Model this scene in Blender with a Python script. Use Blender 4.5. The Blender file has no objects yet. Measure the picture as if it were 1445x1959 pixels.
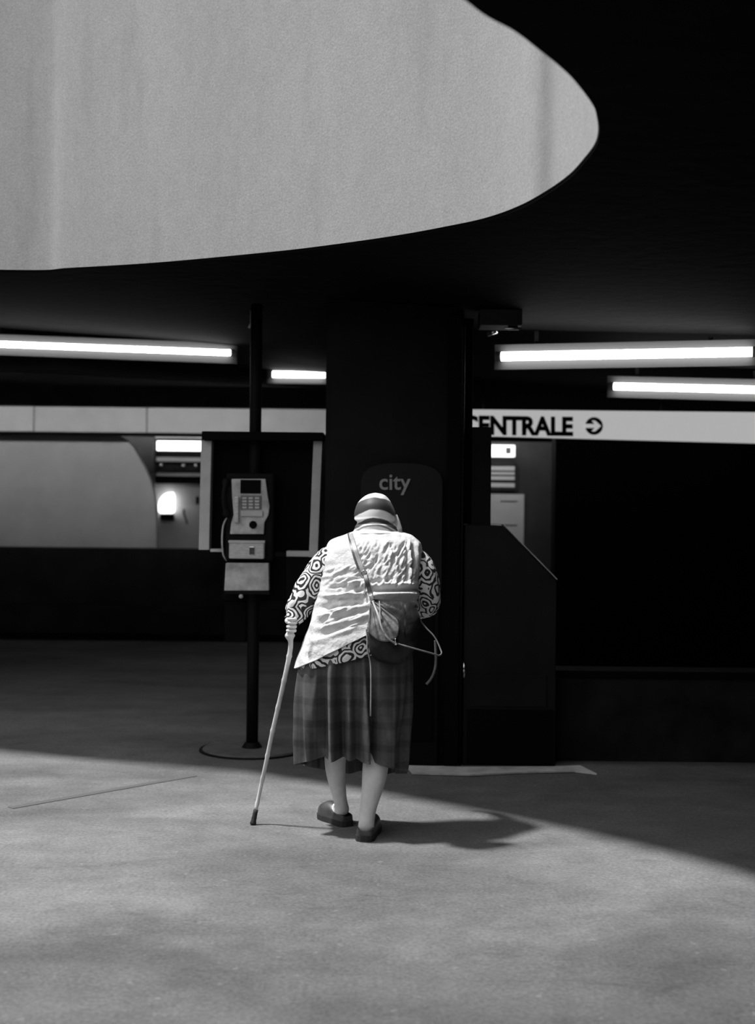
import bpy, bmesh, math, random
from mathutils import Vector, Matrix
from mathutils.bvhtree import BVHTree
from mathutils import noise as mn

random.seed(7)
SC = bpy.context.scene
COL = SC.collection
PI = math.pi

# ------------------------------------------------------------------ camera
F = 2451.0            # focal length in pixels of the 1445 x 1959 frame
CH = 1.37             # lens height
ROLL = math.radians(0.6)
cam_d = bpy.data.cameras.new('camera')
cam = bpy.data.objects.new('camera', cam_d)
COL.objects.link(cam)
SC.camera = cam
cam_d.sensor_fit = 'VERTICAL'
cam_d.sensor_height = 36.0
cam_d.lens = F * 36.0 / 1959.0
cam_d.clip_start = 0.05
cam_d.clip_end = 200
cr, sr = math.cos(ROLL), math.sin(ROLL)
cam.matrix_world = Matrix(((cr, -sr, 0, 0), (0, 0, -1, 0), (sr, cr, 0, CH), (0, 0, 0, 1)))
cam_d.dof.use_dof = True
cam_d.dof.focus_distance = 5.4
cam_d.dof.aperture_fstop = 2.0

# ------------------------------------------------------------------ light
world = bpy.data.worlds.new('world')
SC.world = world
world.use_nodes = True
bg = world.node_tree.nodes['Background']
bg.inputs[0].default_value = (1.0, 1.0, 1.0, 1)
bg.inputs[1].default_value = 0.95                      # even overcast sky
sun_d = bpy.data.lights.new('sun', 'SUN')
sun_d.energy = 4.6
sun_d.angle = math.radians(4.0)
sun = bpy.data.objects.new('sun', sun_d)
COL.objects.link(sun)
SUN = Vector((1.0, -0.04, -2.4)).normalized()         # direction the light travels
sun.rotation_euler = SUN.to_track_quat('-Z', 'Y').to_euler()
sun.location = (-3, 5, 7)
TUBE_POWER = 12.0
SC.view_settings.view_transform = 'Standard'
SC.view_settings.look = 'None'
SC.view_settings.exposure = 0.2
SC.view_settings.gamma = 1.0
SC.view_settings.use_curve_mapping = False


# ------------------------------------------------------------------ helpers
def ray(px, py):
    u, v = px - 722.5, 979.5 - py
    return Vector(((u * cr - v * sr) / F, 1.0, (u * sr + v * cr) / F))


def W(px, py, Y):
    r = ray(px, py)
    return Vector((r.x * Y, Y, CH + r.z * Y))


def G(px, py, z=0.0):
    r = ray(px, py)
    Y = (z - CH) / r.z
    return Vector((r.x * Y, Y, z))


ROOT = {}


def tag(o, label=None, cat=None, group=None, kind=None):
    if label: o['label'] = label
    if cat: o['category'] = cat
    if group: o['group'] = group
    if kind: o['kind'] = kind
    return o


def thing(name, loc, label, cat, group=None):
    o = bpy.data.objects.new(name, None)
    o.empty_display_size = 0.1
    o.location = loc
    COL.objects.link(o)
    ROOT[o] = Vector(loc)
    return tag(o, label, cat, group)


def base_of(p):
    while p is not None:
        if p in ROOT: return ROOT[p]
        p = p.parent
    return Vector((0, 0, 0))


def link_bm(name, bm, mat, parent=None, smooth=False, recalc=True, origin=None):
    off = base_of(parent) if parent else (Vector(origin) if origin else Vector((0, 0, 0)))
    if recalc: bmesh.ops.recalc_face_normals(bm, faces=bm.faces)
    bmesh.ops.translate(bm, verts=bm.verts, vec=-off)
    me = bpy.data.meshes.new(name)
    bm.to_mesh(me)
    bm.free()
    if smooth:
        for p in me.polygons: p.use_smooth = True
    o = bpy.data.objects.new(name, me)
    me.materials.append(mat)
    COL.objects.link(o)
    if parent:
        o.parent = parent
    else:
        o.location = off
        ROOT[o] = off
    return o


def bm_box(bm, a, b, bev=0.0):
    x0, x1 = sorted((a[0], b[0])); y0, y1 = sorted((a[1], b[1])); z0, z1 = sorted((a[2], b[2]))
    t = bmesh.new()
    bmesh.ops.create_cube(t, size=1)
    for v in t.verts:
        v.co = Vector(((x0 + x1) / 2 + v.co.x * (x1 - x0), (y0 + y1) / 2 + v.co.y * (y1 - y0), (z0 + z1) / 2 + v.co.z * (z1 - z0)))
    if bev > 0:
        bmesh.ops.bevel(t, geom=list(t.edges), offset=bev, segments=2, affect='EDGES', profile=0.5)
    me = bpy.data.meshes.new('tmp'); t.to_mesh(me); t.free()
    bm.from_mesh(me); bpy.data.meshes.remove(me)


def box(name, a, b, mat, parent=None, bev=0.0, origin=None):
    bm = bmesh.new(); bm_box(bm, a, b, bev)
    return link_bm(name, bm, mat, parent, smooth=False, origin=origin)


def prism(name, pts, depth, mat, parent=None, bev=0.0, origin=None):
    """pts: list of world points of a front outline; depth: vector of extrusion."""
    bm = bmesh.new()
    vs = [bm.verts.new(p) for p in pts]
    f = bm.faces.new(vs)
    r = bmesh.ops.extrude_face_region(bm, geom=[f])
    bmesh.ops.translate(bm, verts=[g for g in r['geom'] if isinstance(g, bmesh.types.BMVert)], vec=depth)
    if bev > 0:
        bmesh.ops.bevel(bm, geom=list(bm.edges), offset=bev, segments=2, affect='EDGES', profile=0.5)
    return link_bm(name, bm, mat, parent, origin=origin)


def frames_along(pts):
    T = []
    n = len(pts)
    for i in range(n):
        a = pts[max(i - 1, 0)]; b = pts[min(i + 1, n - 1)]
        d = (b - a)
        T.append(d.normalized() if d.length > 1e-9 else Vector((0, 0, 1)))
    return T


def smooth_path(pts, sub=6):
    """Catmull-Rom through tuples (Vector, *scalars)."""
    out = []
    n = len(pts)
    for i in range(n - 1):
        p0 = pts[max(i - 1, 0)]; p1 = pts[i]; p2 = pts[i + 1]; p3 = pts[min(i + 2, n - 1)]
        for k in range(sub):
            t = k / sub
            res = []
            for a, b, c, d in zip(p0, p1, p2, p3):
                res.append(0.5 * ((2 * b) + (c - a) * t + (2 * a - 5 * b + 4 * c - d) * t * t + (3 * b - a - 3 * c + d) * t ** 3))
            out.append(tuple(res))
    out.append(tuple(pts[-1]))
    return out


def bm_tube(bm, pts, rad, seg=16, cap=True, disp=None):
    T = frames_along(pts)
    up = Vector((0, 1, 0))
    if abs(T[0].dot(up)) > 0.9: up = Vector((1, 0, 0))
    nrm = (up - T[0] * up.dot(T[0])).normalized()
    rings = []
    for i, p in enumerate(pts):
        t = T[i]
        nrm = (nrm - t * nrm.dot(t))
        nrm = nrm.normalized() if nrm.length > 1e-6 else Vector((1, 0, 0))
        bn = t.cross(nrm)
        r = rad[i] if isinstance(rad, (list, tuple)) else rad
        ring = []
        for k in range(seg):
            a = 2 * PI * k / seg
            rr = r
            if disp: rr = r + disp(i / (len(pts) - 1), a)
            ring.append(bm.verts.new(p + nrm * (math.cos(a) * rr) + bn * (math.sin(a) * rr)))
        rings.append(ring)
    for i in range(len(rings) - 1):
        for k in range(seg):
            bm.faces.new((rings[i][k], rings[i][(k + 1) % seg], rings[i + 1][(k + 1) % seg], rings[i + 1][k]))
    if cap:
        bm.faces.new(rings[0][::-1]); bm.faces.new(rings[-1])


def tube(name, pts, rad, mat, parent=None, seg=16, disp=None, origin=None, cap=True):
    bm = bmesh.new(); bm_tube(bm, pts, rad, seg, cap, disp)
    return link_bm(name, bm, mat, parent, smooth=True, origin=origin)


def bm_ribbon(bm, pts, width, thick, face=Vector((0, -1, 0))):
    T = frames_along(pts)
    rings = []
    for i, p in enumerate(pts):
        t = T[i]
        s = t.cross(face).normalized()
        n = s.cross(t).normalized()
        w = (width[i] if isinstance(width, (list, tuple)) else width) / 2
        h = thick / 2
        rings.append([bm.verts.new(p + s * a * w + n * b * h) for a, b in ((-1, -.6), (-.8, -1), (.8, -1), (1, -.6), (1, .6), (.8, 1), (-.8, 1), (-1, .6))])
    m = 8
    for i in range(len(rings) - 1):
        for k in range(m):
            bm.faces.new((rings[i][k], rings[i][(k + 1) % m], rings[i + 1][(k + 1) % m], rings[i + 1][k]))
    bm.faces.new(rings[0][::-1]); bm.faces.new(rings[-1])


def loft(name, rings, mat, parent, nu=160, sub=10, disp=None, expo=1.0, cap_top=False, cap_bot=False, keep=None, solid=0.0):
    """rings: (left px, left py, right px, right py, centre Y, depth radius, near lift, far lift)"""
    rs = smooth_path([tuple(float(v) for v in r) for r in rings], sub)
    bm = bmesh.new()
    grid = []
    nv = len(rs)
    for j, (lx, ly, rx, ry_, Yc, dr, ln, lf) in enumerate(rs):
        L = W(lx, ly, Yc); R = W(rx, ry_, Yc)
        C = (L + R) / 2; H = (R - L) / 2
        row = []
        for i in range(nu):
            a = 2 * PI * i / nu
            c, s = math.cos(a), math.sin(a)
            cc = math.copysign(abs(c) ** expo, c); ss = math.copysign(abs(s) ** expo, s)
            p = C + H * cc + Vector((0, dr * ss, 0))
            p.z += (ln * -ss if ss < 0 else lf * ss)
            row.append(p)
        grid.append(row)
    # displacement along approximate normals
    V = []
    for j in range(nv):
        row = []
        for i in range(nu):
            p = grid[j][i]
            if disp:
                du = grid[j][(i + 1) % nu] - grid[j][(i - 1) % nu]
                dv = grid[min(j + 1, nv - 1)][i] - grid[max(j - 1, 0)][i]
                n = du.cross(dv)
                n = n.normalized() if n.length > 1e-9 else Vector((0, -1, 0))
                ctr = (grid[j][0] + grid[j][nu // 2]) / 2
                if n.dot(p - ctr) < 0: n = -n
                q = p - Vector((0, 0, CH))
                # pixel of this point, so folds can be put where the cloth has them
                uu, vv = q.x / q.y * F, q.z / q.y * F
                px = 722.5 + uu * cr + vv * sr; py = 979.5 - (-uu * sr + vv * cr)
                p = p + n * disp(px, py, j / (nv - 1), 2 * PI * i / nu, p)
            row.append(bm.verts.new(p))
        V.append(row)
    for j in range(nv - 1):
        for i in range(nu):
            k = (i + 1) % nu
            if keep and not keep((V[j][i].co + V[j + 1][k].co) / 2): continue
            bm.faces.new((V[j][i], V[j + 1][i], V[j + 1][k], V[j][k]))
    if cap_top: bm.faces.new(V[0])
    if cap_bot: bm.faces.new(V[-1][::-1])
    loose = [v for v in bm.verts if not v.link_faces]
    bmesh.ops.delete(bm, geom=loose, context='VERTS')
    o = link_bm(name, bm, mat, parent, smooth=True)
    if solid:
        m = o.modifiers.new('thickness', 'SOLIDIFY'); m.thickness = solid; m.offset = -1
    return o


def bvh(o):
    me = o.data; off = base_of(o.parent) if o.parent else ROOT.get(o, Vector())
    return BVHTree.FromPolygons([v.co + off for v in me.vertices], [tuple(p.vertices) for p in me.polygons])


def hit(trees, px, py, lift=0.006, dflt=5.4):
    d = ray(px, py).normalized(); o = Vector((0, 0, CH))
    best = None
    for t in trees:
        r = t.ray_cast(o, d)
        if r[0] is not None and (best is None or r[3] < best): best = r[3]
    if best is None: return W(px, py, dflt)
    return o + d * (best - lift)


def gauss(x, m, s): return math.exp(-((x - m) / s) ** 2)


# ------------------------------------------------------------------ materials
def nodes_of(m):
    m.use_nodes = True
    return m.node_tree.nodes, m.node_tree.links


def mat(name, v, rough=0.7, var=0.0, scale=5.0, bump=0.0, bscale=40.0, metal=0.0, spec=0.5, stretch=None, sheen=0.0):
    m = bpy.data.materials.new(name)
    N, Lk = nodes_of(m)
    p = N['Principled BSDF']
    p.inputs['Base Color'].default_value = (v, v, v, 1)
    p.inputs['Roughness'].default_value = rough
    p.inputs['Metallic'].default_value = metal
    p.inputs['Specular IOR Level'].default_value = spec
    if sheen: p.inputs['Sheen Weight'].default_value = sheen
    tc = N.new('ShaderNodeTexCoord')
    src = tc.outputs['Object']
    if stretch:
        mp = N.new('ShaderNodeMapping'); mp.inputs['Scale'].default_value = stretch
        Lk.new(src, mp.inputs[0]); src = mp.outputs[0]
    if var:
        nz = N.new('ShaderNodeTexNoise'); nz.inputs['Scale'].default_value = scale; nz.inputs['Detail'].default_value = 8
        nz.inputs['Roughness'].default_value = 0.6
        Lk.new(src, nz.inputs['Vector'])
        r = N.new('ShaderNodeMapRange')
        r.inputs['From Min'].default_value = 0.3; r.inputs['From Max'].default_value = 0.7
        r.inputs['To Min'].default_value = v * (1 - var); r.inputs['To Max'].default_value = v * (1 + var)
        Lk.new(nz.outputs['Fac'], r.inputs['Value'])
        Lk.new(r.outputs[0], p.inputs['Base Color'])
    if bump:
        nb = N.new('ShaderNodeTexNoise'); nb.inputs['Scale'].default_value = bscale; nb.inputs['Detail'].default_value = 5
        Lk.new(src, nb.inputs['Vector'])
        b = N.new('ShaderNodeBump'); b.inputs['Strength'].default_value = bump; b.inputs['Distance'].default_value = 0.01
        Lk.new(nb.outputs['Fac'], b.inputs['Height']); Lk.new(b.outputs[0], p.inputs['Normal'])
    return m


def emit(name, strength, v=1.0):
    m = bpy.data.materials.new(name)
    N, Lk = nodes_of(m)
    p = N['Principled BSDF']
    p.inputs['Base Color'].default_value = (0.8, 0.8, 0.8, 1)
    p.inputs['Emission Color'].default_value = (v, v, v, 1)
    p.inputs['Emission Strength'].default_value = strength
    return m


def mathn(N, Lk, op, a, b=None, c=None):
    n = N.new('ShaderNodeMath'); n.operation = op
    for i, x in enumerate((a, b, c)):
        if x is None: continue
        if isinstance(x, (int, float)): n.inputs[i].default_value = x
        else: Lk.new(x, n.inputs[i])
    return n.outputs[0]


def floor_mat():
    m = bpy.data.materials.new('worn_concrete_floor')
    N, Lk = nodes_of(m); p = N['Principled BSDF']
    tc = N.new('ShaderNodeTexCoord'); P = tc.outputs['Object']

    def noise(scale, det=6, rough=0.6, st=(1, 1, 1), dist=0.0):
        mp = N.new('ShaderNodeMapping'); mp.inputs['Scale'].default_value = st; Lk.new(P, mp.inputs[0])
        n = N.new('ShaderNodeTexNoise'); n.inputs['Scale'].default_value = scale; n.inputs['Detail'].default_value = det
        n.inputs['Roughness'].default_value = rough; n.inputs['Distortion'].default_value = dist
        Lk.new(mp.outputs[0], n.inputs['Vector']); return n.outputs['Fac']

    def rng(x, a, b, c, d):
        r = N.new('ShaderNodeMapRange'); Lk.new(x, r.inputs['Value'])
        for k, q in zip(('From Min', 'From Max', 'To Min', 'To Max'), (a, b, c, d)): r.inputs[k].default_value = q
        return r.outputs[0]
    big = rng(noise(0.9, 4, 0.55, (0.7, 1.3, 1), 0.8), 0.35, 0.65, 0.72, 1.2)
    mid = rng(noise(5, 8, 0.7), 0.3, 0.7, 0.82, 1.18)
    fine = rng(noise(70, 5, 0.7), 0.3, 0.7, 0.68, 1.32)
    fleck = rng(noise(26, 3, 0.5), 0.66, 0.74, 0.0, 0.35)
    dirt = rng(noise(3.2, 6, 0.75, (1, 2.2, 1), 1.2), 0.56, 0.72, 1.0, 0.72)
    v = mathn(N, Lk, 'MULTIPLY', big, mid)
    v = mathn(N, Lk, 'MULTIPLY', v, fine)
    v = mathn(N, Lk, 'MULTIPLY', v, dirt)
    # darker zone towards the camera, with a ragged edge
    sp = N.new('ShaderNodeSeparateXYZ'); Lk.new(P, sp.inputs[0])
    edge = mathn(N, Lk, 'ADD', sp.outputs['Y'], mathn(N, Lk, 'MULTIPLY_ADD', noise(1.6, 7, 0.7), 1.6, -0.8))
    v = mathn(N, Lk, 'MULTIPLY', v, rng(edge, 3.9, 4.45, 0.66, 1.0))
    v = mathn(N, Lk, 'ADD', v, fleck)
    v = mathn(N, Lk, 'MULTIPLY', v, 0.165)
    Lk.new(v, p.inputs['Base Color'])
    p.inputs['Roughness'].default_value = 0.85
    p.inputs['Specular IOR Level'].default_value = 0.2
    b = N.new('ShaderNodeBump'); b.inputs['Strength'].default_value = 0.35; b.inputs['Distance'].default_value = 0.006
    Lk.new(noise(90, 4, 0.7), b.inputs['Height']); Lk.new(b.outputs[0], p.inputs['Normal'])
    return m


def shaft_mat():
    m = bpy.data.materials.new('pale_render_stained')
    N, Lk = nodes_of(m); p = N['Principled BSDF']
    tc = N.new('ShaderNodeTexCoord'); P = tc.outputs['Object']

    def noise(scale, det, rough, st):
        mp = N.new('ShaderNodeMapping'); mp.inputs['Scale'].default_value = st; Lk.new(P, mp.inputs[0])
        n = N.new('ShaderNodeTexNoise'); n.inputs['Scale'].default_value = scale; n.inputs['Detail'].default_value = det
        n.inputs['Roughness'].default_value = rough; Lk.new(mp.outputs[0], n.inputs['Vector']); return n.outputs['Fac']

    def rng(x, a, b, c, d):
        r = N.new('ShaderNodeMapRange'); Lk.new(x, r.inputs['Value'])
        for k, q in zip(('From Min', 'From Max', 'To Min', 'To Max'), (a, b, c, d)): r.inputs[k].default_value = q
        return r.outputs[0]
    a = rng(noise(1.6, 5, 0.6, (1, 1, 0.35)), 0.3, 0.7, 0.92, 1.06)       # soft vertical weathering
    s = rng(noise(5.5, 3, 0.5, (1, 1, 0.12)), 0.60, 0.74, 1.0, 0.90)     # run-down streaks
    f = rng(noise(120, 4, 0.8, (1, 1, 1)), 0.3, 0.7, 0.78, 1.22)
    g = rng(noise(14, 6, 0.7, (1, 1, 0.7)), 0.3, 0.7, 0.95, 1.05)
    v = mathn(N, Lk, 'MULTIPLY', a, s); v = mathn(N, Lk, 'MULTIPLY', v, f); v = mathn(N, Lk, 'MULTIPLY', v, g)
    # one dark water stain that runs down the right-hand end of the wall
    sep = N.new('ShaderNodeSeparateXYZ'); Lk.new(P, sep.inputs[0])
    d = mathn(N, Lk, 'SUBTRACT', sep.outputs['Y'], STAIN_Y)
    d = mathn(N, Lk, 'DIVIDE', d, 0.085)
    d = mathn(N, Lk, 'POWER', mathn(N, Lk, 'ABSOLUTE', d), 2.0)
    d = mathn(N, Lk, 'EXPONENT', mathn(N, Lk, 'MULTIPLY', d, -1.0))
    px = mathn(N, Lk, 'GREATER_THAN', sep.outputs['X'], 0.3)
    d = mathn(N, Lk, 'MULTIPLY', mathn(N, Lk, 'MULTIPLY', d, px), -0.30)
    v = mathn(N, Lk, 'MULTIPLY', v, mathn(N, Lk, 'ADD', d, 1.0))
    v = mathn(N, Lk, 'MULTIPLY', v, 0.35)
    Lk.new(v, p.inputs['Base Color'])
    p.inputs['Roughness'].default_value = 0.9; p.inputs['Specular IOR Level'].default_value = 0.15
    b = N.new('ShaderNodeBump'); b.inputs['Strength'].default_value = 0.25; b.inputs['Distance'].default_value = 0.004
    Lk.new(noise(90, 4, 0.7, (1, 1, 1)), b.inputs['Height']); Lk.new(b.outputs[0], p.inputs['Normal'])
    return m


def swirl_mat():
    """print of pale concentric swirls on a dark ground"""
    m = bpy.data.materials.new('swirl_print_cotton')
    N, Lk = nodes_of(m); p = N['Principled BSDF']
    tc = N.new('ShaderNodeTexCoord')
    nz = N.new('ShaderNodeTexNoise'); nz.inputs['Scale'].default_value = 14; Lk.new(tc.outputs['Object'], nz.inputs['Vector'])
    mx = N.new('ShaderNodeVectorMath'); mx.operation = 'MULTIPLY_ADD'
    Lk.new(nz.outputs['Color'], mx.inputs[0]); mx.inputs[1].default_value = (0.055, 0.055, 0.055); Lk.new(tc.outputs['Object'], mx.inputs[2])
    vo = N.new('ShaderNodeTexVoronoi'); vo.inputs['Scale'].default_value = 13; Lk.new(mx.outputs[0], vo.inputs['Vector'])
    s = mathn(N, Lk, 'SINE', mathn(N, Lk, 'MULTIPLY', vo.outputs['Distance'], 30))
    r = N.new('ShaderNodeMapRange'); Lk.new(s, r.inputs['Value'])
    for k, q in zip(('From Min', 'From Max', 'To Min', 'To Max'), (-0.25, 0.15, 0.03, 0.80)): r.inputs[k].default_value = q
    Lk.new(r.outputs[0], p.inputs['Base Color'])
    p.inputs['Roughness'].default_value = 0.8; p.inputs['Specular IOR Level'].default_value = 0.2
    return m


def plaid_mat():
    m = bpy.data.materials.new('faint_plaid_wool')
    N, Lk = nodes_of(m); p = N['Principled BSDF']
    tc = N.new('ShaderNodeTexCoord')
    sep = N.new('ShaderNodeSeparateXYZ'); Lk.new(tc.outputs['Object'], sep.inputs[0])

    def band(x, f, ph, lo, hi):
        s = mathn(N, Lk, 'SINE', mathn(N, Lk, 'MULTIPLY_ADD', x, f, ph))
        r = N.new('ShaderNodeMapRange'); r.interpolation_type = 'SMOOTHSTEP'; Lk.new(s, r.inputs['Value'])
        for k, q in zip(('From Min', 'From Max', 'To Min', 'To Max'), (0.2, 0.8, lo, hi)): r.inputs[k].default_value = q
        return r.outputs[0]
    h = band(sep.outputs['Z'], 68, 0.4, 1.0, 0.74)
    w = band(sep.outputs['X'], 60, 1.0, 1.0, 0.70)
    w2 = band(sep.outputs['X'], 190, 1.0, 1.0, 1.18)
    nz = N.new('ShaderNodeTexNoise'); nz.inputs['Scale'].default_value = 60; nz.inputs['Detail'].default_value = 4
    Lk.new(tc.outputs['Object'], nz.inputs['Vector'])
    v = mathn(N, Lk, 'MULTIPLY', mathn(N, Lk, 'MULTIPLY', h, w), w2)
    v = mathn(N, Lk, 'MULTIPLY', v, mathn(N, Lk, 'MULTIPLY_ADD', nz.outputs['Fac'], 0.5, 0.75))
    v = mathn(N, Lk, 'MULTIPLY', v, 0.105)
    Lk.new(v, p.inputs['Base Color'])
    p.inputs['Roughness'].default_value = 0.9; p.inputs['Specular IOR Level'].default_value = 0.15
    return m


def scarf_mat(z0):
    """white headscarf with a broad dark band, then a small printed border"""
    m = bpy.data.materials.new('banded_headscarf')
    N, Lk = nodes_of(m); p = N['Principled BSDF']
    tc = N.new('ShaderNodeTexCoord')
    sep = N.new('ShaderNodeSeparateXYZ'); Lk.new(tc.outputs['Object'], sep.inputs[0])
    nz = N.new('ShaderNodeTexNoise'); nz.inputs['Scale'].default_value = 22; Lk.new(tc.outputs['Object'], nz.inputs['Vector'])
    X = sep.outputs['X']
    x2 = mathn(N, Lk, 'MULTIPLY', mathn(N, Lk, 'POWER', mathn(N, Lk, 'ABSOLUTE', mathn(N, Lk, 'SUBTRACT', X, -0.0)), 2.0), 4.2)
    z = mathn(N, Lk, 'ADD', sep.outputs['Z'], x2)
    z = mathn(N, Lk, 'ADD', z, mathn(N, Lk, 'MULTIPLY_ADD', nz.outputs['Fac'], 0.012, -0.006))
    ramp = N.new('ShaderNodeValToRGB')
    fac = mathn(N, Lk, 'DIVIDE', mathn(N, Lk, 'SUBTRACT', z, z0), 0.2)
    Lk.new(fac, ramp.inputs[0])
    cr_ = ramp.color_ramp
    els = [(0.0, .8), (0.20, .8), (0.235, .10), (0.27, .7), (0.30, .06), (0.37, .06), (0.39, .82), (0.56, .85), (0.585, .05), (0.83, .07), (0.85, .9), (1.0, .9)]
    while len(cr_.elements) < len(els): cr_.elements.new(0.5)
    for e, (q, c) in zip(cr_.elements, els):
        e.position = q; e.color = (c, c, c, 1)
    Lk.new(ramp.outputs[0], p.inputs['Base Color'])
    p.inputs['Roughness'].default_value = 0.55; p.inputs['Specular IOR Level'].default_value = 0.4
    return m


# ------------------------------------------------------------------ the opening in the ceiling
def ceil_z(x, y): return 2.51 - 0.060 * max(min(x, 8), -8)


def on_ceiling(px, py):
    r = ray(px, py)
    # CH + rz*Y = 2.51 - .06*rx*Y
    Y = (2.51 - CH) / (r.z + 0.060 * r.x)
    return Vector((r.x * Y, Y))


vis = [(60, 521), (132, 517), (300, 507), (520, 487), (640, 473), (760, 456), (850, 440), (930, 423), (995, 400), (1050, 370), (1092, 340), (1120, 310),
       (1140, 283), (1147, 258), (1144, 228), (1134, 200), (1100, 155), (1070, 126), (1035, 98), (985, 60), (900, 8)]
rim = [on_ceiling(*p) for p in vis]
# outside the frame the opening sweeps on round, behind the left edge and extended past the camera for more sky
rim = [Vector(p) for p in ((-5.6, 6.6), (-4.6, 7.25), (-3.7, 7.4), (-2.7, 7.05))] + rim + \
      [Vector(p) for p in ((0.00, 2.45), (-0.12, 1.2), (-0.12, -0.8), (-0.5, -2.8), (-2.4, -3.9), (-4.8, -3.6), (-6.4, -1.8), (-6.7, 1.5), (-6.5, 4.2), (-6.2, 5.8))]
n = len(rim)
loop = []
for i in range(n):
    p0, p1, p2, p3 = rim[(i - 1) % n], rim[i], rim[(i + 1) % n], rim[(i + 2) % n]
    for k in range(9):
        t = k / 9
        loop.append(0.5 * ((2 * p1) + (p2 - p0) * t + (2 * p0 - 5 * p1 + 4 * p2 - p3) * t * t + (3 * p1 - p0 - 3 * p2 + p3) * t ** 3))
STAIN_Y = on_ceiling(1045, 373).y

M_floor = floor_mat()
M_shaft = shaft_mat()
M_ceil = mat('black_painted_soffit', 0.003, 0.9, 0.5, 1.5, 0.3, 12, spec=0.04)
M_black = mat('black_paint', 0.008, 0.6, 0.3, 4, spec=0.08)
M_black2 = mat('black_stone_cladding', 0.008, 0.5, 0.5, 2.0, spec=0.1)
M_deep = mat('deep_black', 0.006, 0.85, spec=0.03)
M_dark = mat('dark_grey_wall', 0.030, 0.85, 0.5, 3.0, 0.2, 20, spec=0.1)
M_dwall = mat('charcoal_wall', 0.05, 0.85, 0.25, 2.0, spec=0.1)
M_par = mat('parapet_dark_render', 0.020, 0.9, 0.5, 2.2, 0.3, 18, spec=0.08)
M_grey = mat('grey_board', 0.30, 0.8, 0.08, 3.0, spec=0.1)
M_wallg = mat('grey_plaster', 0.55, 0.9, 0.10, 2.5, spec=0.1)
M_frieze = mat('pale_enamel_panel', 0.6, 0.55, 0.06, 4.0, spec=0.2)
M_trim = mat('pale_aluminium', 0.5, 0.5, 0.12, 9.0, spec=0.3)
M_steel = mat('brushed_steel', 0.60, 0.32, 0.25, 30, metal=0.3, stretch=(1, 1, 6))
M_plate = mat('worn_grey_plate', 0.48, 0.55, 0.35, 14, spec=0.4)
M_white = mat('white_reflector', 0.7, 0.5)
M_sign = mat('sign_enamel', 0.55, 0.30, 0.05, 6, spec=0.6)
M_sign.node_tree.nodes['Principled BSDF'].inputs['Emission Color'].default_value = (1, 1, 1, 1)
M_sign.node_tree.nodes['Principled BSDF'].inputs['Emission Strength'].default_value = 0.36      # emission added over the whole sign face
M_refl = mat('dull_grey_halo', 0.06, 0.9, spec=0.05)
M_ink = mat('sign_black_ink', 0.012, 0.5, spec=0.2)
M_tube = emit('lit_fluorescent_tube', TUBE_POWER)
M_fill_tube = emit('added_fill_tube', 38.0)  # only for the added unseen strip lights
M_lamp = emit('lit_lamp_globe', 2.6)
M_box = emit('lit_display_panel', 1.3)
M_lit_patch = mat('pale_lit_patch', 0.66, 0.85, 0.3, 9, 0.3, 40)
M_joint = mat('bitumen_joint', 0.10, 0.9)
M_vest = mat('crinkled_pale_cotton', 0.62, 0.8, 0.10, 12, 0.5, 60, spec=0.2)
M_skin = mat('skin', 0.74, 0.55, 0.12, 18, 0.15, 60, spec=0.3)
M_shoe = mat('dark_shoe_leather', 0.06, 0.45, 0.4, 20, spec=0.5)
M_sole = mat('shoe_sole_rubber', 0.025, 0.8)
M_leather = mat('dark_soft_leather', 0.016, 0.42, 0.4, 14, 0.3, 40, spec=0.25)
M_leather2 = mat('worn_leather_flap', 0.17, 0.33, 0.6, 30, 0.25, 45, spec=0.35)
M_strap = mat('worn_leather_strap', 0.30, 0.42, 0.25, 30, spec=0.5)
M_strapm = mat('scuffed_cord', 0.13, 0.45, 0.4, 30, spec=0.4)
M_strapd = mat('dark_leather_strap', 0.03, 0.4, spec=0.5)
M_bamboo = mat('pale_bamboo', 0.62, 0.45, 0.25, 25, 0.2, 60, spec=0.4, stretch=(1, 1, 0.3))
M_rubber = mat('black_rubber', 0.02, 0.8)
M_swirl = swirl_mat()
M_plaid = plaid_mat()
M_glint = mat('polished_chrome', 0.8, 0.15, metal=1.0)
M_eye = mat('eye_white', 0.7, 0.2)
M_lip = mat('lip_skin', 0.32, 0.5)
M_city = mat('pale_letter_film', 0.34, 0.5)

# floor
bm = bmesh.new()
bm_box(bm, (-13, -5, -0.15), (9, 19, 0.0))
tag(link_bm('floor', bm, M_floor), kind='structure')

# ceiling slab with the opening
bm = bmesh.new()
outer = [(-13, -5), (9, -5), (9, 19), (-13, 19)]
ov = [bm.verts.new((x, y, ceil_z(x, y))) for x, y in outer]
iv = [bm.verts.new((p.x, p.y, ceil_z(p.x, p.y))) for p in loop]
es = [bm.edges.new((ov[i], ov[(i + 1) % 4])) for i in range(4)] + [bm.edges.new((iv[i], iv[(i + 1) % len(iv)])) for i in range(len(iv))]
bmesh.ops.triangle_fill(bm, edges=es, use_beauty=True)
# drop any face that closes the opening
from mathutils.geometry import intersect_point_tri_2d
def inside(p):
    c = False; m_ = len(loop)
    for i in range(m_):
        a = loop[i]; b = loop[(i + 1) % m_]
        if (a.y > p.y) != (b.y > p.y) and p.x < (b.x - a.x) * (p.y - a.y) / (b.y - a.y) + a.x: c = not c
    return c
bad = [f for f in bm.faces if inside(f.calc_center_median())]
if bad: bmesh.ops.delete(bm, geom=bad, context='FACES')
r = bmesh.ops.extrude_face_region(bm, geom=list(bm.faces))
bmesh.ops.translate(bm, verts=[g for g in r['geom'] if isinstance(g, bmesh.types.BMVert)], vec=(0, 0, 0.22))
tag(link_bm('ceiling', bm, M_ceil), kind='structure')

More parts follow.
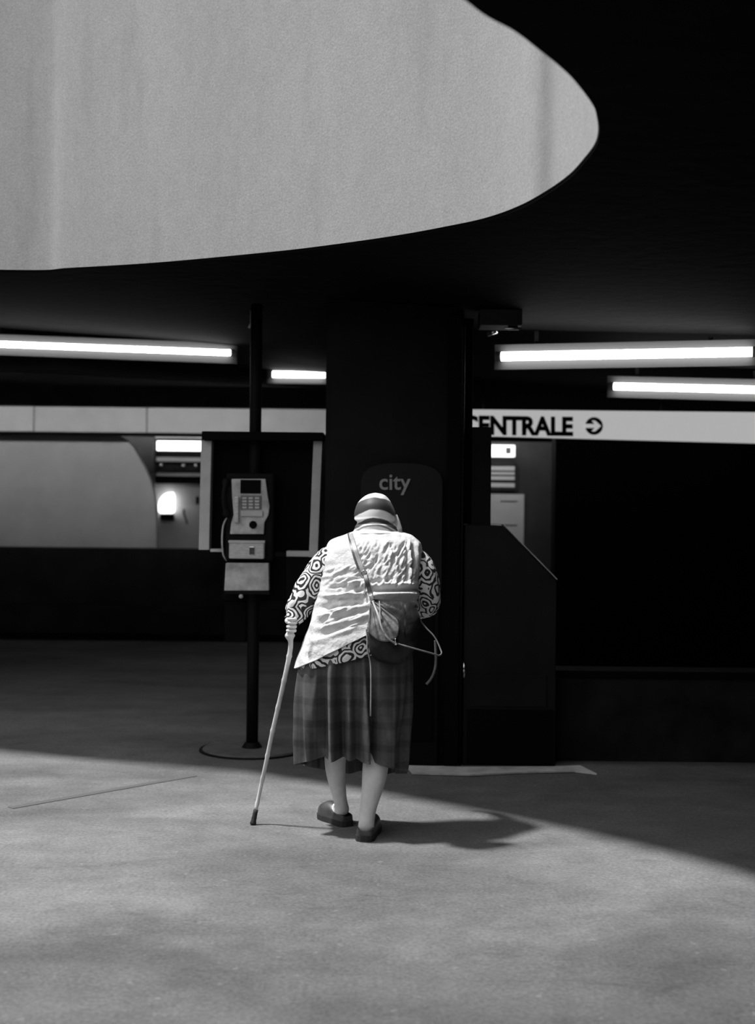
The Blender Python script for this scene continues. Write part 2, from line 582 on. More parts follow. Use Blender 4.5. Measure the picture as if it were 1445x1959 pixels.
# the light well that rises round the opening
bm = bmesh.new()
cx = sum(p.x for p in loop) / len(loop); cy = sum(p.y for p in loop) / len(loop)
def well_top(p):
    a = min(max((p.y - 2.6) / 0.8, 0), 1) * min(max((p.x + 4.4) / 1.2, 0), 1)
    return 3.1 + 2.9 * a  # kept low on the unseen near side to admit more sky
cols = []
L_ = len(loop)
for i, p in enumerate(loop):
    a = loop[(i - 1) % L_]; b = loop[(i + 1) % L_]
    t = (b - a).normalized(); nn = Vector((t.y, -t.x))
    if nn.dot(p - Vector((cx, cy))) < 0: nn = -nn
    q = p - nn * 0.004; s = p + nn * 0.14
    z = ceil_z(p.x, p.y); TOP = well_top(p)
    cols.append([bm.verts.new(v) for v in ((q.x, q.y, z + 0.012), (q.x, q.y, TOP), (s.x, s.y, TOP), (s.x, s.y, z + 0.23), (q.x + nn.x * .003, q.y + nn.y * .003, z + 0.012))])
for i in range(L_):
    A, B = cols[i], cols[(i + 1) % L_]
    for k in range(5):
        bm.faces.new((A[k], A[(k + 1) % 5], B[(k + 1) % 5], B[k]))
shaft = link_bm('wall_light_well', bm, M_shaft, smooth=False)
tag(shaft, kind='structure')
# little scrap caught on the rim
# enclosing walls
box('wall_left', (-13.2, -5, 0), (-13, 19, 3.3), M_dark)['kind'] = 'structure'
box('wall_right', (9, -5, 0), (9.2, 19, 3.0), M_dark)['kind'] = 'structure'
box('wall_back', (-13, -5.2, 0), (9, -5, 3.3), M_dark)['kind'] = 'structure'
box('wall_far', (-13, 19, 0), (9, 19.2, 3.3), M_dark)['kind'] = 'structure'


def span(px0, px1, py0, py1, Y, d, name, m, parent=None, bev=0.0, origin=None):
    """upright box whose front face covers the given pixels at distance Y"""
    a = W(px0, (py0 + py1) / 2, Y); b = W(px1, (py0 + py1) / 2, Y)
    t = W((px0 + px1) / 2, py0, Y); u = W((px0 + px1) / 2, py1, Y)
    return box(name, (a.x, Y, u.z), (b.x, Y + d, t.z), m, parent, bev, origin)


# ------------------------------------------------------------------ pillar
P0 = G(752, 1462)
py_ = P0.y
pl = W(620, 1100, py_).x; prr = W(884, 1100, py_).x
pillar = thing('pillar', (P0.x, py_, 0), 'wide black pillar with chamfered edges behind the stooping woman', 'pillar')
bm = bmesh.new()
c = 0.03
outl = [(pl + c, py_), (prr - c, py_), (prr, py_ + c), (prr, py_ + 0.6), (pl, py_ + 0.6), (pl, py_ + c)]
lo = [bm.verts.new((x, y, 0.0)) for x, y in outl]
hi = [bm.verts.new((x, y, ceil_z(x, y) - 0.001)) for x, y in outl]
bm.faces.new(lo[::-1]); bm.faces.new(hi)
for i in range(6): bm.faces.new((lo[i], lo[(i + 1) % 6], hi[(i + 1) % 6], hi[i]))
link_bm('shaft', bm, M_black2, pillar)
# projecting vertical casing down its right side
xa = W(852, 1100, py_).x
box('casing', (xa, py_ - 0.035, 0.0), (prr - 0.012, py_ - 0.001, 2.44), M_deep, pillar, 0.004)
tube('conduit', [Vector((prr - 0.003, py_ - 0.022, z)) for z in (0.0, 0.8, 1.6, 2.42)], 0.007, M_black, pillar, 8)
box('skirting', (pl - 0.012, py_ - 0.018, 0.0), (xa - 0.002, py_ - 0.001, 0.10), M_black, pillar, 0.003)
a_ = W(903, 900, py_ + 0.1).x
box('side_fin', (prr + 0.001, py_ + 0.08, 1.31), (a_, py_ + 0.16, 2.44), M_deep, pillar, 0.003)
# small chrome rod standing in for the highlight on the casing edge
k = W(888, 1280, py_ - 0.03)
tube('edge_highlight', [Vector((k.x, py_ - 0.045, k.z - 0.045)), Vector((k.x, py_ - 0.045, k.z + 0.045))], 0.006, M_glint, pillar, 10)

# ------------------------------------------------------------------ city display on the pillar
cd = thing('display_stand', (W(767, 1462, py_ - 0.05).x, py_ - 0.05, 0), 'black arch-topped display panel lettered city, standing against the pillar', 'sign')
yc = py_ - 0.06
pts = []
lx = W(690, 1000, yc).x; rx_ = W(846, 1000, yc).x
zt = W(767, 886, yc).z; zs = W(767, 926, yc).z
mid = (lx + rx_) / 2; hw = (rx_ - lx) / 2
pts.append(Vector((lx, yc, 0.95))); pts.append(Vector((rx_, yc, 0.95)))
for i in range(21):
    a = PI * i / 20
    pts.append(Vector((mid + hw * math.copysign(abs(math.cos(a)) ** 0.7, math.cos(a)), yc, zs + (zt - zs) * abs(math.sin(a)) ** 0.8)))
M_cit = mat('charcoal_header_film', 0.015, 0.5, 0.1, spec=0.15)
prism('header', pts, Vector((0, 0.045, 0)), M_cit, cd)
box('cabinet', (lx + 0.012, yc + 0.004, 0.0), (rx_ - 0.012, yc + 0.05, 0.949), M_black, cd, 0.004)
box('poster_frame', (lx + 0.04, yc - 0.006, 0.14), (rx_ - 0.04, yc + 0.003, 0.93), M_deep, cd, 0.003)


def text_mesh(s, name, m, parent, left, right, top, bottom, Y, depth=0.004, bold=0.0, slant=0.0, origin_fix=None):
    """letters fitted into a pixel box at distance Y; left/right are pixel pairs at the baseline"""
    cu = bpy.data.curves.new('t', 'FONT'); cu.body = s; cu.extrude = 0.5; cu.offset = bold
    cu.resolution_u = 3
    o = bpy.data.objects.new('t', cu); COL.objects.link(o)
    dg = bpy.context.evaluated_depsgraph_get()
    me = bpy.data.meshes.new_from_object(o.evaluated_get(dg))
    bpy.data.objects.remove(o); bpy.data.curves.remove(cu)
    xs = [v.co.x for v in me.vertices]; ys = [v.co.y for v in me.vertices]
    x0, x1, y0, y1 = min(xs), max(xs), min(ys), max(ys)
    bm = bmesh.new(); bm.from_mesh(me); bpy.data.meshes.remove(me)
    for v in bm.verts:
        u = (v.co.x - x0) / (x1 - x0); w = (v.co.y - y0) / (y1 - y0)
        p = W(left[0] + (right[0] - left[0]) * u, bottom + (top - bottom) * w + (right[1] - left[1]) * u, Y(u) if callable(Y) else Y)
        p.y += v.co.z * depth
        v.co = p
    return link_bm(name, bm, m, parent)


text_mesh('city', 'lettering', M_city, cd, (726, 0), (786, 0), 908, 947, yc - 0.004, 0.006, 0.012)

# ------------------------------------------------------------------ kiosk at the right of the pillar
K0 = G(970, 1465)
ky = K0.y
kiosk = thing('kiosk', (W(970, 1465, ky).x, ky, 0), 'black kiosk with sloping right shoulder and pale edge strip, right of the pillar', 'kiosk')
M_kiosk = mat('kiosk_black_laminate', 0.016, 0.6, 0.3, 3.0, spec=0.08)


def flat(px, py, Y): return W(px, py, Y)


x885 = W(888, 1200, ky).x
kb = [Vector((x885, ky, 0)), Vector((W(1062, 1465, ky).x, ky, 0)), W(1066, 1112, ky), W(962, 1006, ky), Vector((x885, ky, W(888, 1004, ky).z))]
kb[2].x = kb[1].x
prism('body', kb, Vector((0, 0.55, 0)), M_kiosk, kiosk, 0.004)
span(903, 940, 817, 1006, ky + 0.02, 0.45, 'upper_cabinet', M_black, kiosk, 0.003)
# pale trim strip laid along the shoulder
a, b, d_ = W(940, 1003, ky), W(963, 1004, ky), W(1067, 1110, ky)
d_.x = kb[1].x + 0.002
bm = bmesh.new()
bm_ribbon(bm, [a + Vector((0, .05, .004)), b + Vector((0, .05, .004)), d_ + Vector((0, .05, .004))], 0.11, 0.006, Vector((0, 0, 1)))
link_bm('edge_strip', bm, M_trim, kiosk)
# recessed lower panel and plinth
span(900, 1046, 1290, 1352, ky - 0.006, 0.005, 'front_panel', M_dwall if False else M_kiosk, kiosk, 0.002)
span(893, 1058, 1358, 1462, ky - 0.010, 0.009, 'plinth_panel', M_deep, kiosk, 0.002)

# thin pale slab standing in for light on the floor before kiosk and pillar
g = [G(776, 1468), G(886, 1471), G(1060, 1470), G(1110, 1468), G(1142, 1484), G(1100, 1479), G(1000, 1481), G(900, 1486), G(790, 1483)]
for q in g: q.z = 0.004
lit_patch = prism('lit_patch_slab', g, Vector((0, 0, 0.008)), M_lit_patch, origin=(g[0].x, g[0].y, 0))
tag(lit_patch, 'thin pale slab standing in for a lit patch of floor at the foot of the black kiosk', 'lit_patch')

# ------------------------------------------------------------------ low barrier and recess at the right
R0 = G(1200, 1458)
bar = thing('low_barrier', (W(1200, 1458, R0.y + .05).x, R0.y + 0.05, 0), 'low dark barrier wall right of the kiosk', 'barrier')
x0 = kb[1].x + 0.01
M_bar = mat('barrier_dark_stone', 0.022, 0.8, 0.5, 5, spec=0.06)
zt = W(1200, 1284, R0.y).z
box('wall_slab', (x0, R0.y + 0.02, 0), (4.5, R0.y + 0.2, zt - 0.04), M_bar, bar)
box('coping', (x0, R0.y, zt - 0.039), (4.5, R0.y + 0.22, zt), M_deep, bar, 0.004)
# dark recess wall below the hanging sign
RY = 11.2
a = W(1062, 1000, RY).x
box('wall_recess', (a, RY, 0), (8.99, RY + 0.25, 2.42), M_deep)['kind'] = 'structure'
# hanging sign
SY = 10.6
sg = thing('hanging_sign', W(1110, 760, SY), 'long pale overhead sign reading CENTRALE with round arrow', 'sign')


def signpt(px, py, dy=0.0): return W(px, py, SY + dy)


sp = [signpt(880, 783), signpt(1480, 789), signpt(1480, 848), signpt(880, 832)]
prism('board', sp, Vector((0, 0.10, 0)), M_sign, sg, 0.003)
text_mesh('CENTRALE', 'lettering', M_ink, sg, (884, 0), (1097, 3), 794, 832, SY - 0.006, 0.006, 0.045)
# arrow roundel
ac = (1137, 815); rr = 17
bm = bmesh.new()
Yr = SY - 0.004
ctr = W(*ac, Yr); R_ = rr / F * Yr
vs = [bm.verts.new(ctr + Vector((math.cos(2 * PI * i / 40) * R_, 0, math.sin(2 * PI * i / 40) * R_))) for i in range(40)]
f = bm.faces.new(vs); e = bmesh.ops.extrude_face_region(bm, geom=[f])
bmesh.ops.translate(bm, verts=[q for q in e['geom'] if isinstance(q, bmesh.types.BMVert)], vec=(0, 0.003, 0))
link_bm('roundel', bm, M_ink, sg)
ar = [(-1.05, .22), (0.05, .22), (-.28, .60), (0.12, .60), (.78, 0), (.12, -.60), (-.28, -.60), (.05, -.22), (-1.05, -.22)]
prism('arrow', [ctr + Vector((x * R_, -0.004, z * R_)) for x, z in ar], Vector((0, 0.003, 0)), M_sign, sg)
for px in (925, 1265):
    q = W(px, 783, SY + 0.05)
    tube('hanger', [Vector((q.x, q.y, q.z - 0.01)), Vector((q.x, q.y, ceil_z(q.x, q.y)))], 0.008, M_black, sg, 8)
# dark beam over the sign
q = W(1100, 748, 11.0)
box('trim_1', (0.35, 11.0, W(1100, 792, 11.0).z), (8.9, 11.18, ceil_z(0.35, 0) - 0.001), M_deep)['kind'] = 'structure'

# ------------------------------------------------------------------ what shows in the gap between kiosk and recess
FY = 12.6
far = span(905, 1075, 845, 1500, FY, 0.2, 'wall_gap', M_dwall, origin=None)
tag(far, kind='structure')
lb = thing('light_box', W(962, 862, FY - .05), 'small lit white box sign beside the kiosk, just under the CENTRALE sign', 'sign')
span(925, 986, 851, 874, FY - 0.08, 0.078, 'case', M_box, lb, 0.006)
span(968, 978, 856, 868, FY - 0.086, 0.004, 'mark', mat('grey_mark', 0.12), lb)
nb = thing('notice_board', W(962, 912, FY - .05), 'striped notice board of pale rows below the lit box sign', 'notice')
span(920, 990, 886, 938, FY - 0.04, 0.038, 'backboard', M_dark, nb)
for y0, y1 in ((892, 900), (903, 908), (911, 918), (924, 932)):
    span(924, 985, y0, y1, FY - 0.052, 0.01, 'strip', M_wallg, nb)
po = thing('poster', W(965, 990, FY - .05), 'pale wall poster standing out above the kiosk shoulder', 'poster')
span(905, 1002, 945, 1180, FY - 0.03, 0.028, 'sheet', M_wallg, po)
for y0 in (958, 1004):
    span(958, 990, y0, y0 + 2, FY - 0.034, 0.003, 'text_line', M_dwall, po)

# ------------------------------------------------------------------ parapet, frieze and opening at the far left
PY = 13.7
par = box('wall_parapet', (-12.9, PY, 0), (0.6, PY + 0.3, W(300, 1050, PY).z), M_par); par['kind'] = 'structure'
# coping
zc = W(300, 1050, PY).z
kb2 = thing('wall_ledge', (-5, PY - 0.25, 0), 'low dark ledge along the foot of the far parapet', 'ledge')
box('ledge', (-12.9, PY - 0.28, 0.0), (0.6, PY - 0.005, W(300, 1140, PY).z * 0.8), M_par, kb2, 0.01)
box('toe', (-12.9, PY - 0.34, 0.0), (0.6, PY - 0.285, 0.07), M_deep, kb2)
fr = thing('fascia', (-2, PY, 2.2), 'pale enamel fascia of wide panels under the black beam', 'fascia')
zt, zb = W(300, 780, PY).z, W(300, 828, PY).z
xj = W(281, 800, PY).x
for i in range(-7, 3):
    xa_ = xj + i * 1.21
    box('panel', (xa_ + 0.006, PY, zb), (min(xa_ + 1.21, 0.6) - 0.006, PY + 0.05, zt), M_frieze, fr, 0.004)
box('backing', (xj - 7 * 1.21, PY + 0.051, zb), (0.6, PY + 0.1, zt), M_dark, fr)
box('rail', (xj - 7 * 1.21, PY - 0.02, zb - 0.035), (0.6, PY + 0.12, zb - 0.002), M_deep, fr)
box('trim_2', (-12.9, PY - 0.3, zt + 0.004), (0.6, PY + 0.12, 2.50), M_deep)['kind'] = 'structure'
# beam that catches a little light nearer the camera
bz = W(300, 776, 11.6).z
box('trim_3', (-12.9, 11.6, bz), (0.2, 11.75, 2.49), M_dark)['kind'] = 'structure'

# pale partition with a rounded shoulder, seen through the opening
QY = 14.03
cv = [(-700, 1080), (-700, 836), (180, 833), (225, 833), (240, 840), (254, 855), (266, 875), (277, 895), (287, 918), (294, 942), (298, 970), (299, 1000), (300, 1080)]
cvp = [W(x, y, QY) for x, y in cv]
part_ = prism('partition', cvp, Vector((0, 0.12, 0)), M_wallg, origin=(cvp[4].x, QY, cvp[0].z))
tag(part_, 'pale grey partition with a rounded right shoulder behind the parapet', 'partition')
BY = 16.2
rear = span(180, 420, 832, 1200, BY, 0.2, 'wall_rear', M_wallg); rear['kind'] = 'structure'
hd = span(200, 294, 832, 935, BY - 0.35, 0.1, 'dark_panel', M_dwall, origin=tuple(W(250, 930, BY - .3)))
tag(hd, 'dark grey panel between the rounded partition and the striped machine', 'panel')
mc = thing('machine', W(340, 925, BY - .2), 'wall machine with a bright lit top and striped shelves', 'machine')
span(297, 392, 838, 925, BY - 0.25, 0.24, 'case', M_deep, mc, 0.004)
span(300, 390, 844, 862, BY - 0.30, 0.049, 'lit_header', M_lamp, mc, 0.006)
span(299, 390, 875, 883, BY - 0.29, 0.039, 'shelf', M_grey, mc)
span(299, 390, 905, 911, BY - 0.29, 0.039, 'shelf', M_grey, mc)
span(299, 390, 889, 902, BY - 0.27, 0.019, 'shelf_back', M_par, mc)
for px in (308, 351, 375):
    q = W(px, 891, BY - 0.29)
    bm = bmesh.new(); bmesh.ops.create_icosphere(bm, subdivisions=2, radius=0.026, matrix=Matrix.Translation(q))
    link_bm('knob', bm, M_glint, mc, smooth=True)
wl = thing('wall_lamp', W(318, 995, BY - .05), 'white glowing lamp with rounded top on a black base', 'lamp')
q0 = [(303, 978), (303, 965), (306, 955), (312, 947), (320, 943), (330, 942), (332, 950), (332, 978), (328, 982), (307, 982)]
prism('globe', [W(x, y, BY - 0.12) for x, y in q0], Vector((0, 0.10, 0)), M_lamp, wl, 0.006)
span(306, 331, 983, 995, BY - 0.11, 0.1, 'base', M_deep, wl, 0.006)
hk = thing('wall_tap', W(356, 990, BY - .05), 'small dark hooked fitting on the grey wall right of the lamp', 'fitting')
tube('hook', [W(352, 975, BY - .01), W(352, 983, BY - .06), W(355, 991, BY - .08), W(358, 1002, BY - .06)], 0.012, M_deep, hk, 8)
span(375, 380, 950, 965, BY - 0.03, 0.028, 'knob', M_deep, hk)

# ------------------------------------------------------------------ fluorescent lights


def striplight(px0, py0, px1, py1, Y0, Y1, label, r=0.022):
    A = W(px0, py0, Y0); B = W(px1, py1, Y1)
    c_ = (A + B) / 2
    t = thing('strip_light', (c_.x, c_.y, c_.z + 0.1), label, 'light', 'fluorescent strip lights under the ceiling')
    d = (B - A).normalized()
    side = Vector((-d.y, d.x, 0)).normalized()
    pts = [A.lerp(B, i / 8) for i in range(9)]
    tube('tube', pts, r, M_tube, t, 12)
    for E, s in ((A, -1), (B, 1)):
        tube('end_cap', [E + d * s * 0.001, E + d * s * 0.035], r * 1.15, M_plate, t, 12)
    bm = bmesh.new()
    up = Vector((0, 0, 1))
    prof = [(0.028, -0.075), (0.040, -0.03), (0.044, 0.02), (0.036, 0.075), (0.039, 0.076), (0.049, 0.02), (0.045, -0.03), (0.033, -0.076)]
    ra = [bm.verts.new(A - d * 0.05 + side * u + up * v) for u, v in prof]
    rb = [bm.verts.new(B + d * 0.05 + side * u + up * v) for u, v in prof]
    for i in range(8): bm.faces.new((ra[i], ra[(i + 1) % 8], rb[(i + 1) % 8], rb[i]))
    bm.faces.new(ra[::-1]); bm.faces.new(rb)
    link_bm('halo_reflector', bm, M_refl, t)  # trough shaped so its lit face gives the tube a halo
    for f_ in (0.15, 0.85):
        q = A.lerp(B, f_)
        zc_ = ceil_z(q.x, q.y)
        if zc_ > q.z + 0.06: box('bracket', (q.x - 0.012, q.y + 0.050, q.z - 0.02), (q.x + 0.012, q.y + 0.062, zc_ - 0.003), M_black, t)
    return t


striplight(-90, 655, 441, 675, 9.1, 9.4, 'long strip light at the upper left, nearer the camera', 0.021)
striplight(522, 716, 622, 717, 10.9, 10.9, 'short strip light between the phone post and the pillar', 0.026)
striplight(960, 682, 1440, 673, 7.6, 7.2, 'long strip light at the right, above the shorter one', 0.026)
striplight(1175, 739, 1500, 747, 8.9, 8.6, 'strip light at far right just above the CENTRALE sign', 0.024)

# added unseen strip lights behind beams and fascia: fill for fascia, partition and walls
def added_striplight(x0, x1, y, z, label):
    t = thing('strip_light', ((x0 + x1) / 2, y, z), label, 'light', 'fluorescent strip lights under the ceiling')
    tube('tube', [Vector((x0 + (x1 - x0) * i / 4, y, z - 0.035)) for i in range(5)], 0.02, M_fill_tube, t, 12)
    box('batten', (x0 - .03, y - .03, z - 0.012), (x1 + .03, y + .03, z + 0.03), M_plate, t)
    if x0 > 0: return t
    box('shade', (x0 - .03, y - .060, z - 0.066), (x1 + .03, y + .045, z - 0.060), M_deep, t)  # keeps the added light off the floor
    box('shade', (x0 - .03, y - .066, z - 0.066), (x1 + .03, y - .060, z + 0.03), M_deep, t)
added_striplight(-5.6, -3.3, 12.0, 2.46, 'added unseen strip light beyond the dark beam, washing the left end of the fascia')
added_striplight(-2.9, -0.6, 12.0, 2.45, 'added unseen strip light beyond the dark beam, washing the fascia behind the phone')
added_striplight(-4.2, -1.6, 15.3, 2.42, 'added unseen strip light behind the fascia, lighting the wall beyond the rounded partition')
added_striplight(0.6, 1.6, 11.9, 2.38, 'added unseen strip light behind the CENTRALE sign, lighting the poster wall')
# ceiling fittings
def fitting(name, px0, px1, py0, py1, Y, label, cat, m=M_dwall):
    a = W((px0 + px1) / 2, py0, Y)
    t = thing(name, (a.x, Y + 0.1, ceil_z(a.x, Y)), label, cat)
    A = W(px0, (py0 + py1) / 2, Y); B = W(px1, (py0 + py1) / 2, Y)
    zb_ = W((px0 + px1) / 2, py1, Y).z
    box('housing', (A.x, Y, zb_), (B.x, Y + 0.2, ceil_z(a.x, Y) - 0.0), m, t, 0.004)
    return t, zb_
t, zb_ = fitting('ceiling_box', 920, 1000, 598, 622, 6.9, 'small dark box on the ceiling just right of the pillar', 'fitting', M_dark)
A = W(965, 628, 6.92); B = W(998, 628, 6.92)
tube('highlight_bar', [A, B], 0.006, M_glint, t, 8)  # chrome bar added for the highlight under the box
box('bar_bracket', (A.x + .02, 6.915, A.z), (B.x - .02, 6.925, zb_ + .01), M_black, t)
spt = thing('spotlight', (W(940, 600, 7.3).x, 7.3, ceil_z(.65, 0)), 'tiny spotlight hanging under the ceiling beside the pillar', 'light')
q = W(940, 637, 7.3)
tube('stem', [Vector((q.x, 7.3, ceil_z(q.x, 0))), q], 0.006, M_black, spt, 8)
tube('head', [q + Vector((-.02, 0, -.01)), q + Vector((.025, -.03, .015))], [0.012, 0.02], M_glint, spt, 12)
sp2 = thing('cable_clip', (W(481, 600, 7.6).x, 7.6, ceil_z(-.75, 0)), 'small metal clip under the ceiling beside the phone post', 'fitting')
q = W(481, 621, 7.6)
tube('clip', [Vector((q.x, 7.6, ceil_z(q.x, 0))), q + Vector((0, 0, .01)), q + Vector((-.012, -.01, -.02))], 0.007, M_trim, sp2, 8)

# ------------------------------------------------------------------ pay phone on its post
B0 = G(481, 1437)
YP = B0.y
ph = thing('pay_phone', (B0.x, YP, 0), 'pay phone on a floor-to-ceiling post with open-sided black hood', 'pay phone')
xt = B0.x
tube('post', [Vector((xt, YP + .04, z)) for z in (0.02, 0.5, 1.0, 1.6, 2.0, ceil_z(xt, YP) - 0.002)], 0.034, M_black, ph, 20)
# round base plate
bm = bmesh.new()
bmesh.ops.create_cone(bm, cap_ends=True, segments=64, radius1=0.29, radius2=0.275, depth=0.016, matrix=Matrix.Translation((xt, YP + 0.04, 0.008)))
link_bm('base_plate', bm, mat('base_plate_steel', 0.10, 0.7, 0.3, 10), ph)
bm = bmesh.new()
bmesh.ops.create_cone(bm, cap_ends=True, segments=64, radius1=0.302, radius2=0.300, depth=0.008, matrix=Matrix.Translation((xt, YP + 0.04, 0.004)))
link_bm('base_ring', bm, M_black, ph)
bm = bmesh.new()
bmesh.ops.create_cone(bm, cap_ends=True, segments=32, radius1=0.06, radius2=0.04, depth=0.03, matrix=Matrix.Translation((xt, YP + 0.04, 0.03)))
link_bm('collar', bm, M_black, ph)
# hood: back, roof, pale side edges, lower lip
HY = YP + 0.08
span(400, 602, 842, 1056, HY, 0.03, 'hood_back', M_deep, ph)
span(386, 619, 826, 842, HY - 0.16, 0.19, 'hood_roof', M_deep, ph, 0.004)
for x0_, x1_, x2_, x3_, yb in ((385, 405, 400, 380, 1052), (600, 617, 608, 591, 1066)):
    pts = [W(x0_, 843, HY - 0.10), W(x1_, 843, HY - 0.10), W(x2_, yb, HY - 0.10), W(x3_, yb, HY - 0.10)]
    prism('side_panel', pts, Vector((0, 0.13, 0)), M_trim, ph, 0.003)
span(548, 592, 1054, 1065, HY - 0.09, 0.10, 'lip', M_trim, ph, 0.004)
span(402, 426, 1050, 1056, HY - 0.09, 0.10, 'lip', M_plate, ph, 0.004)
span(426, 546, 1064, 1150, HY - 0.06, 0.10, 'directory_holder', M_deep, ph, 0.006)
span(430, 470, 1150, 1228, HY - 0.05, 0.06, 'leaflet_box', M_deep, ph, 0.004)
# telephone body
TY = YP - 0.10
span(432, 524, 905, 1074, TY + 0.02, 0.15, 'housing', M_black, ph, 0.014)
ys = [(443, 916), (508, 916), (512, 945), (516, 968), (514, 985), (506, 1000), (505, 1022), (440, 1022), (442, 1002), (447, 985), (444, 950)]
face = prism('face_plate', [W(x, y, TY) for x, y in ys], Vector((0, 0.019, 0)), M_plate, ph, 0.005)
span(460, 499, 918, 944, TY - 0.006, 0.005, 'display', M_deep, ph, 0.002)
span(448, 457, 950, 1000, TY - 0.022, 0.021, 'handset_cradle', M_steel, ph, 0.006)
hs = [W(x, y, TY - 0.035) for x, y in ((452, 955), (450, 970), (450, 985), (453, 1000))]
kp = span(460, 500, 948, 974, TY - 0.008, 0.007, 'keypad', mat('keypad_grey', 0.16, 0.5), ph, 0.003)
for r_ in range(4):
    for c__ in range(3):
        a, b = W(464 + c__ * 12, 951 + r_ * 6, TY - 0.008), W(472 + c__ * 12, 955 + r_ * 6, TY - 0.008)
        box('key', (a.x, TY - 0.013, b.z), (b.x, TY - 0.0085, a.z), M_trim, kp)
span(460, 503, 977, 988, TY - 0.012, 0.011, 'card_slot', M_trim, ph, 0.004)
q = W(484, 1004, TY - 0.012)
bm = bmesh.new(); bmesh.ops.create_cone(bm, cap_ends=True, segments=20, radius1=0.022, radius2=0.018, depth=0.014, matrix=Matrix.Translation(q) @ Matrix.Rotation(PI / 2, 4, 'X'))
link_bm('coin_return', bm, M_deep, ph)
span(438, 506, 1036, 1069, TY - 0.03, 0.048, 'coin_box', M_steel, ph, 0.008)
span(437, 507, 1034, 1039, TY - 0.036, 0.054, 'coin_box_lid', M_trim, ph, 0.002)
span(477, 487, 1046, 1062, TY - 0.036, 0.006, 'lock', M_glint, ph, 0.003)
lower = [(432, 1077), (514, 1077), (515, 1130), (429, 1130)]
prism('lower_plate', [W(x, y, TY - 0.005) for x, y in lower], Vector((0, 0.08, 0)), M_plate, ph, 0.004)
span(430, 516, 1131, 1137, TY - 0.0, 0.09, 'lower_tray', M_black, ph, 0.002)
q = W(461, 1141, TY)
tube('bolt', [q, q + Vector((0, 0.05, 0))], 0.012, M_trim, ph, 12)
q = W(492, 887, HY - 0.01)
bm = bmesh.new(); bmesh.ops.create_icosphere(bm, subdivisions=2, radius=0.010, matrix=Matrix.Translation(q))
link_bm('rivet', bm, M_glint, ph, smooth=True)
# armoured cord
cp = smooth_path([(W(438, 985, TY + .04),), (W(428, 1003, TY),), (W(425, 1030, TY - .01),), (W(427, 1060, TY + .02),), (W(434, 1072, TY + .06),)], 6)
tube('cord', [c_[0] for c_ in cp], 0.005, M_plate, ph, 8)
# handset hanging on the left side of the housing
hp = smooth_path([(W(434, 918, TY + .02),), (W(429, 940, TY - .005),), (W(429, 965, TY - .005),), (W(435, 986, TY + .02),)], 5)
tube('handset', [c_[0] for c_ in hp], [0.022] * 3 + [0.013] * 10 + [0.022] * (len(hp) - 13), M_black, ph, 12)

# joints in the floor
def joint(name, p0, p1, w, label):
    a, b = G(*p0), G(*p1)
    a.z = b.z = 0.0015
    bm = bmesh.new(); bm_ribbon(bm, [a, (a + b) / 2, b], w, 0.003, Vector((0, 0, 1)))
    return link_bm(name, bm, M_joint)
joint('trim_4', (20, 1546), (372, 1484), 0.045, '')['kind'] = 'structure'

# ------------------------------------------------------------------ the woman
PR = Vector((W(690, 1600, 5.45).x, 5.45, 0))
wo = thing('person', PR, 'stooped elderly person seen from behind in headscarf, crinkled pale waistcoat and plaid skirt', 'person')


def zfix(v, z): v = v.copy(); v.z = z; return v


# body: one skinned figure -------------------------------------------------
bv, be, br, roots = [], [], [], []


def add(p, r, prev=None, root=False):
    bv.append(p - PR); br.append(r if isinstance(r, tuple) else (r, r))
    if prev is not None: be.append((prev, len(bv) - 1))
    if root: roots.append(len(bv) - 1)
    return len(bv) - 1


pel = add(W(686, 1262, 5.50), 0.115, None, True)
ch = pel
for p, r in ((W(692, 1200, 5.52), 0.115), (W(702, 1140, 5.56), 0.115), (W(712, 1085, 5.60), 0.11)):
    ch = add(p, r, ch)
nk = add(W(717, 1030, 5.64), 0.055, ch)
hd0 = add(W(718, 1002, 5.68), 0.065, nk)
hd1 = add(W(718, 978, 5.69), 0.076, hd0)
hd2 = add(W(718, 958, 5.68), 0.055, hd1)
# left arm
s = add(W(648, 1066, 5.62), 0.048, ch)
s = add(W(612, 1095, 5.60), 0.040, s)
s = add(W(578, 1150, 5.57), 0.036, s)
s = add(W(566, 1176, 5.54), 0.026, s)
HC = W(558, 1196, 5.53)
hl = add(HC + Vector((0.012, 0.012, 0.006)), (0.034, 0.026), s)
# right arm, folded forward
s = add(W(784, 1062, 5.62), 0.048, ch)
s = add(W(812, 1095, 5.60), 0.040, s)
s = add(W(824, 1142, 5.60), 0.036, s)
s = add(W(806, 1158, 5.75), 0.028, s)
hr = add(W(786, 1168, 5.83), (0.034, 0.020), s)
hr2 = add(W(776, 1172, 5.87), (0.032, 0.016), hr)
# right (near) leg
s = add(W(718, 1290, 5.47), 0.085, pel)
s = add(W(722, 1350, 5.49), 0.068, s)
s = add(W(724, 1400, 5.475), 0.056, s)
s = add(W(721, 1442, 5.44), 0.058, s)
s = add(W(718, 1475, 5.41), 0.060, s)
s = add(W(713, 1508, 5.385), 0.049, s)
s = add(W(706, 1540, 5.375), 0.037, s)
s = add(W(702, 1566, 5.37), 0.034, s)
heelR = W(700, 1588, 5.36)
s = add(heelR, 0.038, s)
HR = Vector((heelR.x - 0.004, 5.345, 0)); TR = HR + Vector((0.030, 0.215, 0))
s = add(zfix(HR.lerp(TR, 0.45), 0.052), (0.036, 0.030), s)
s = add(zfix(HR.lerp(TR, 0.82), 0.036), (0.036, 0.016), s)
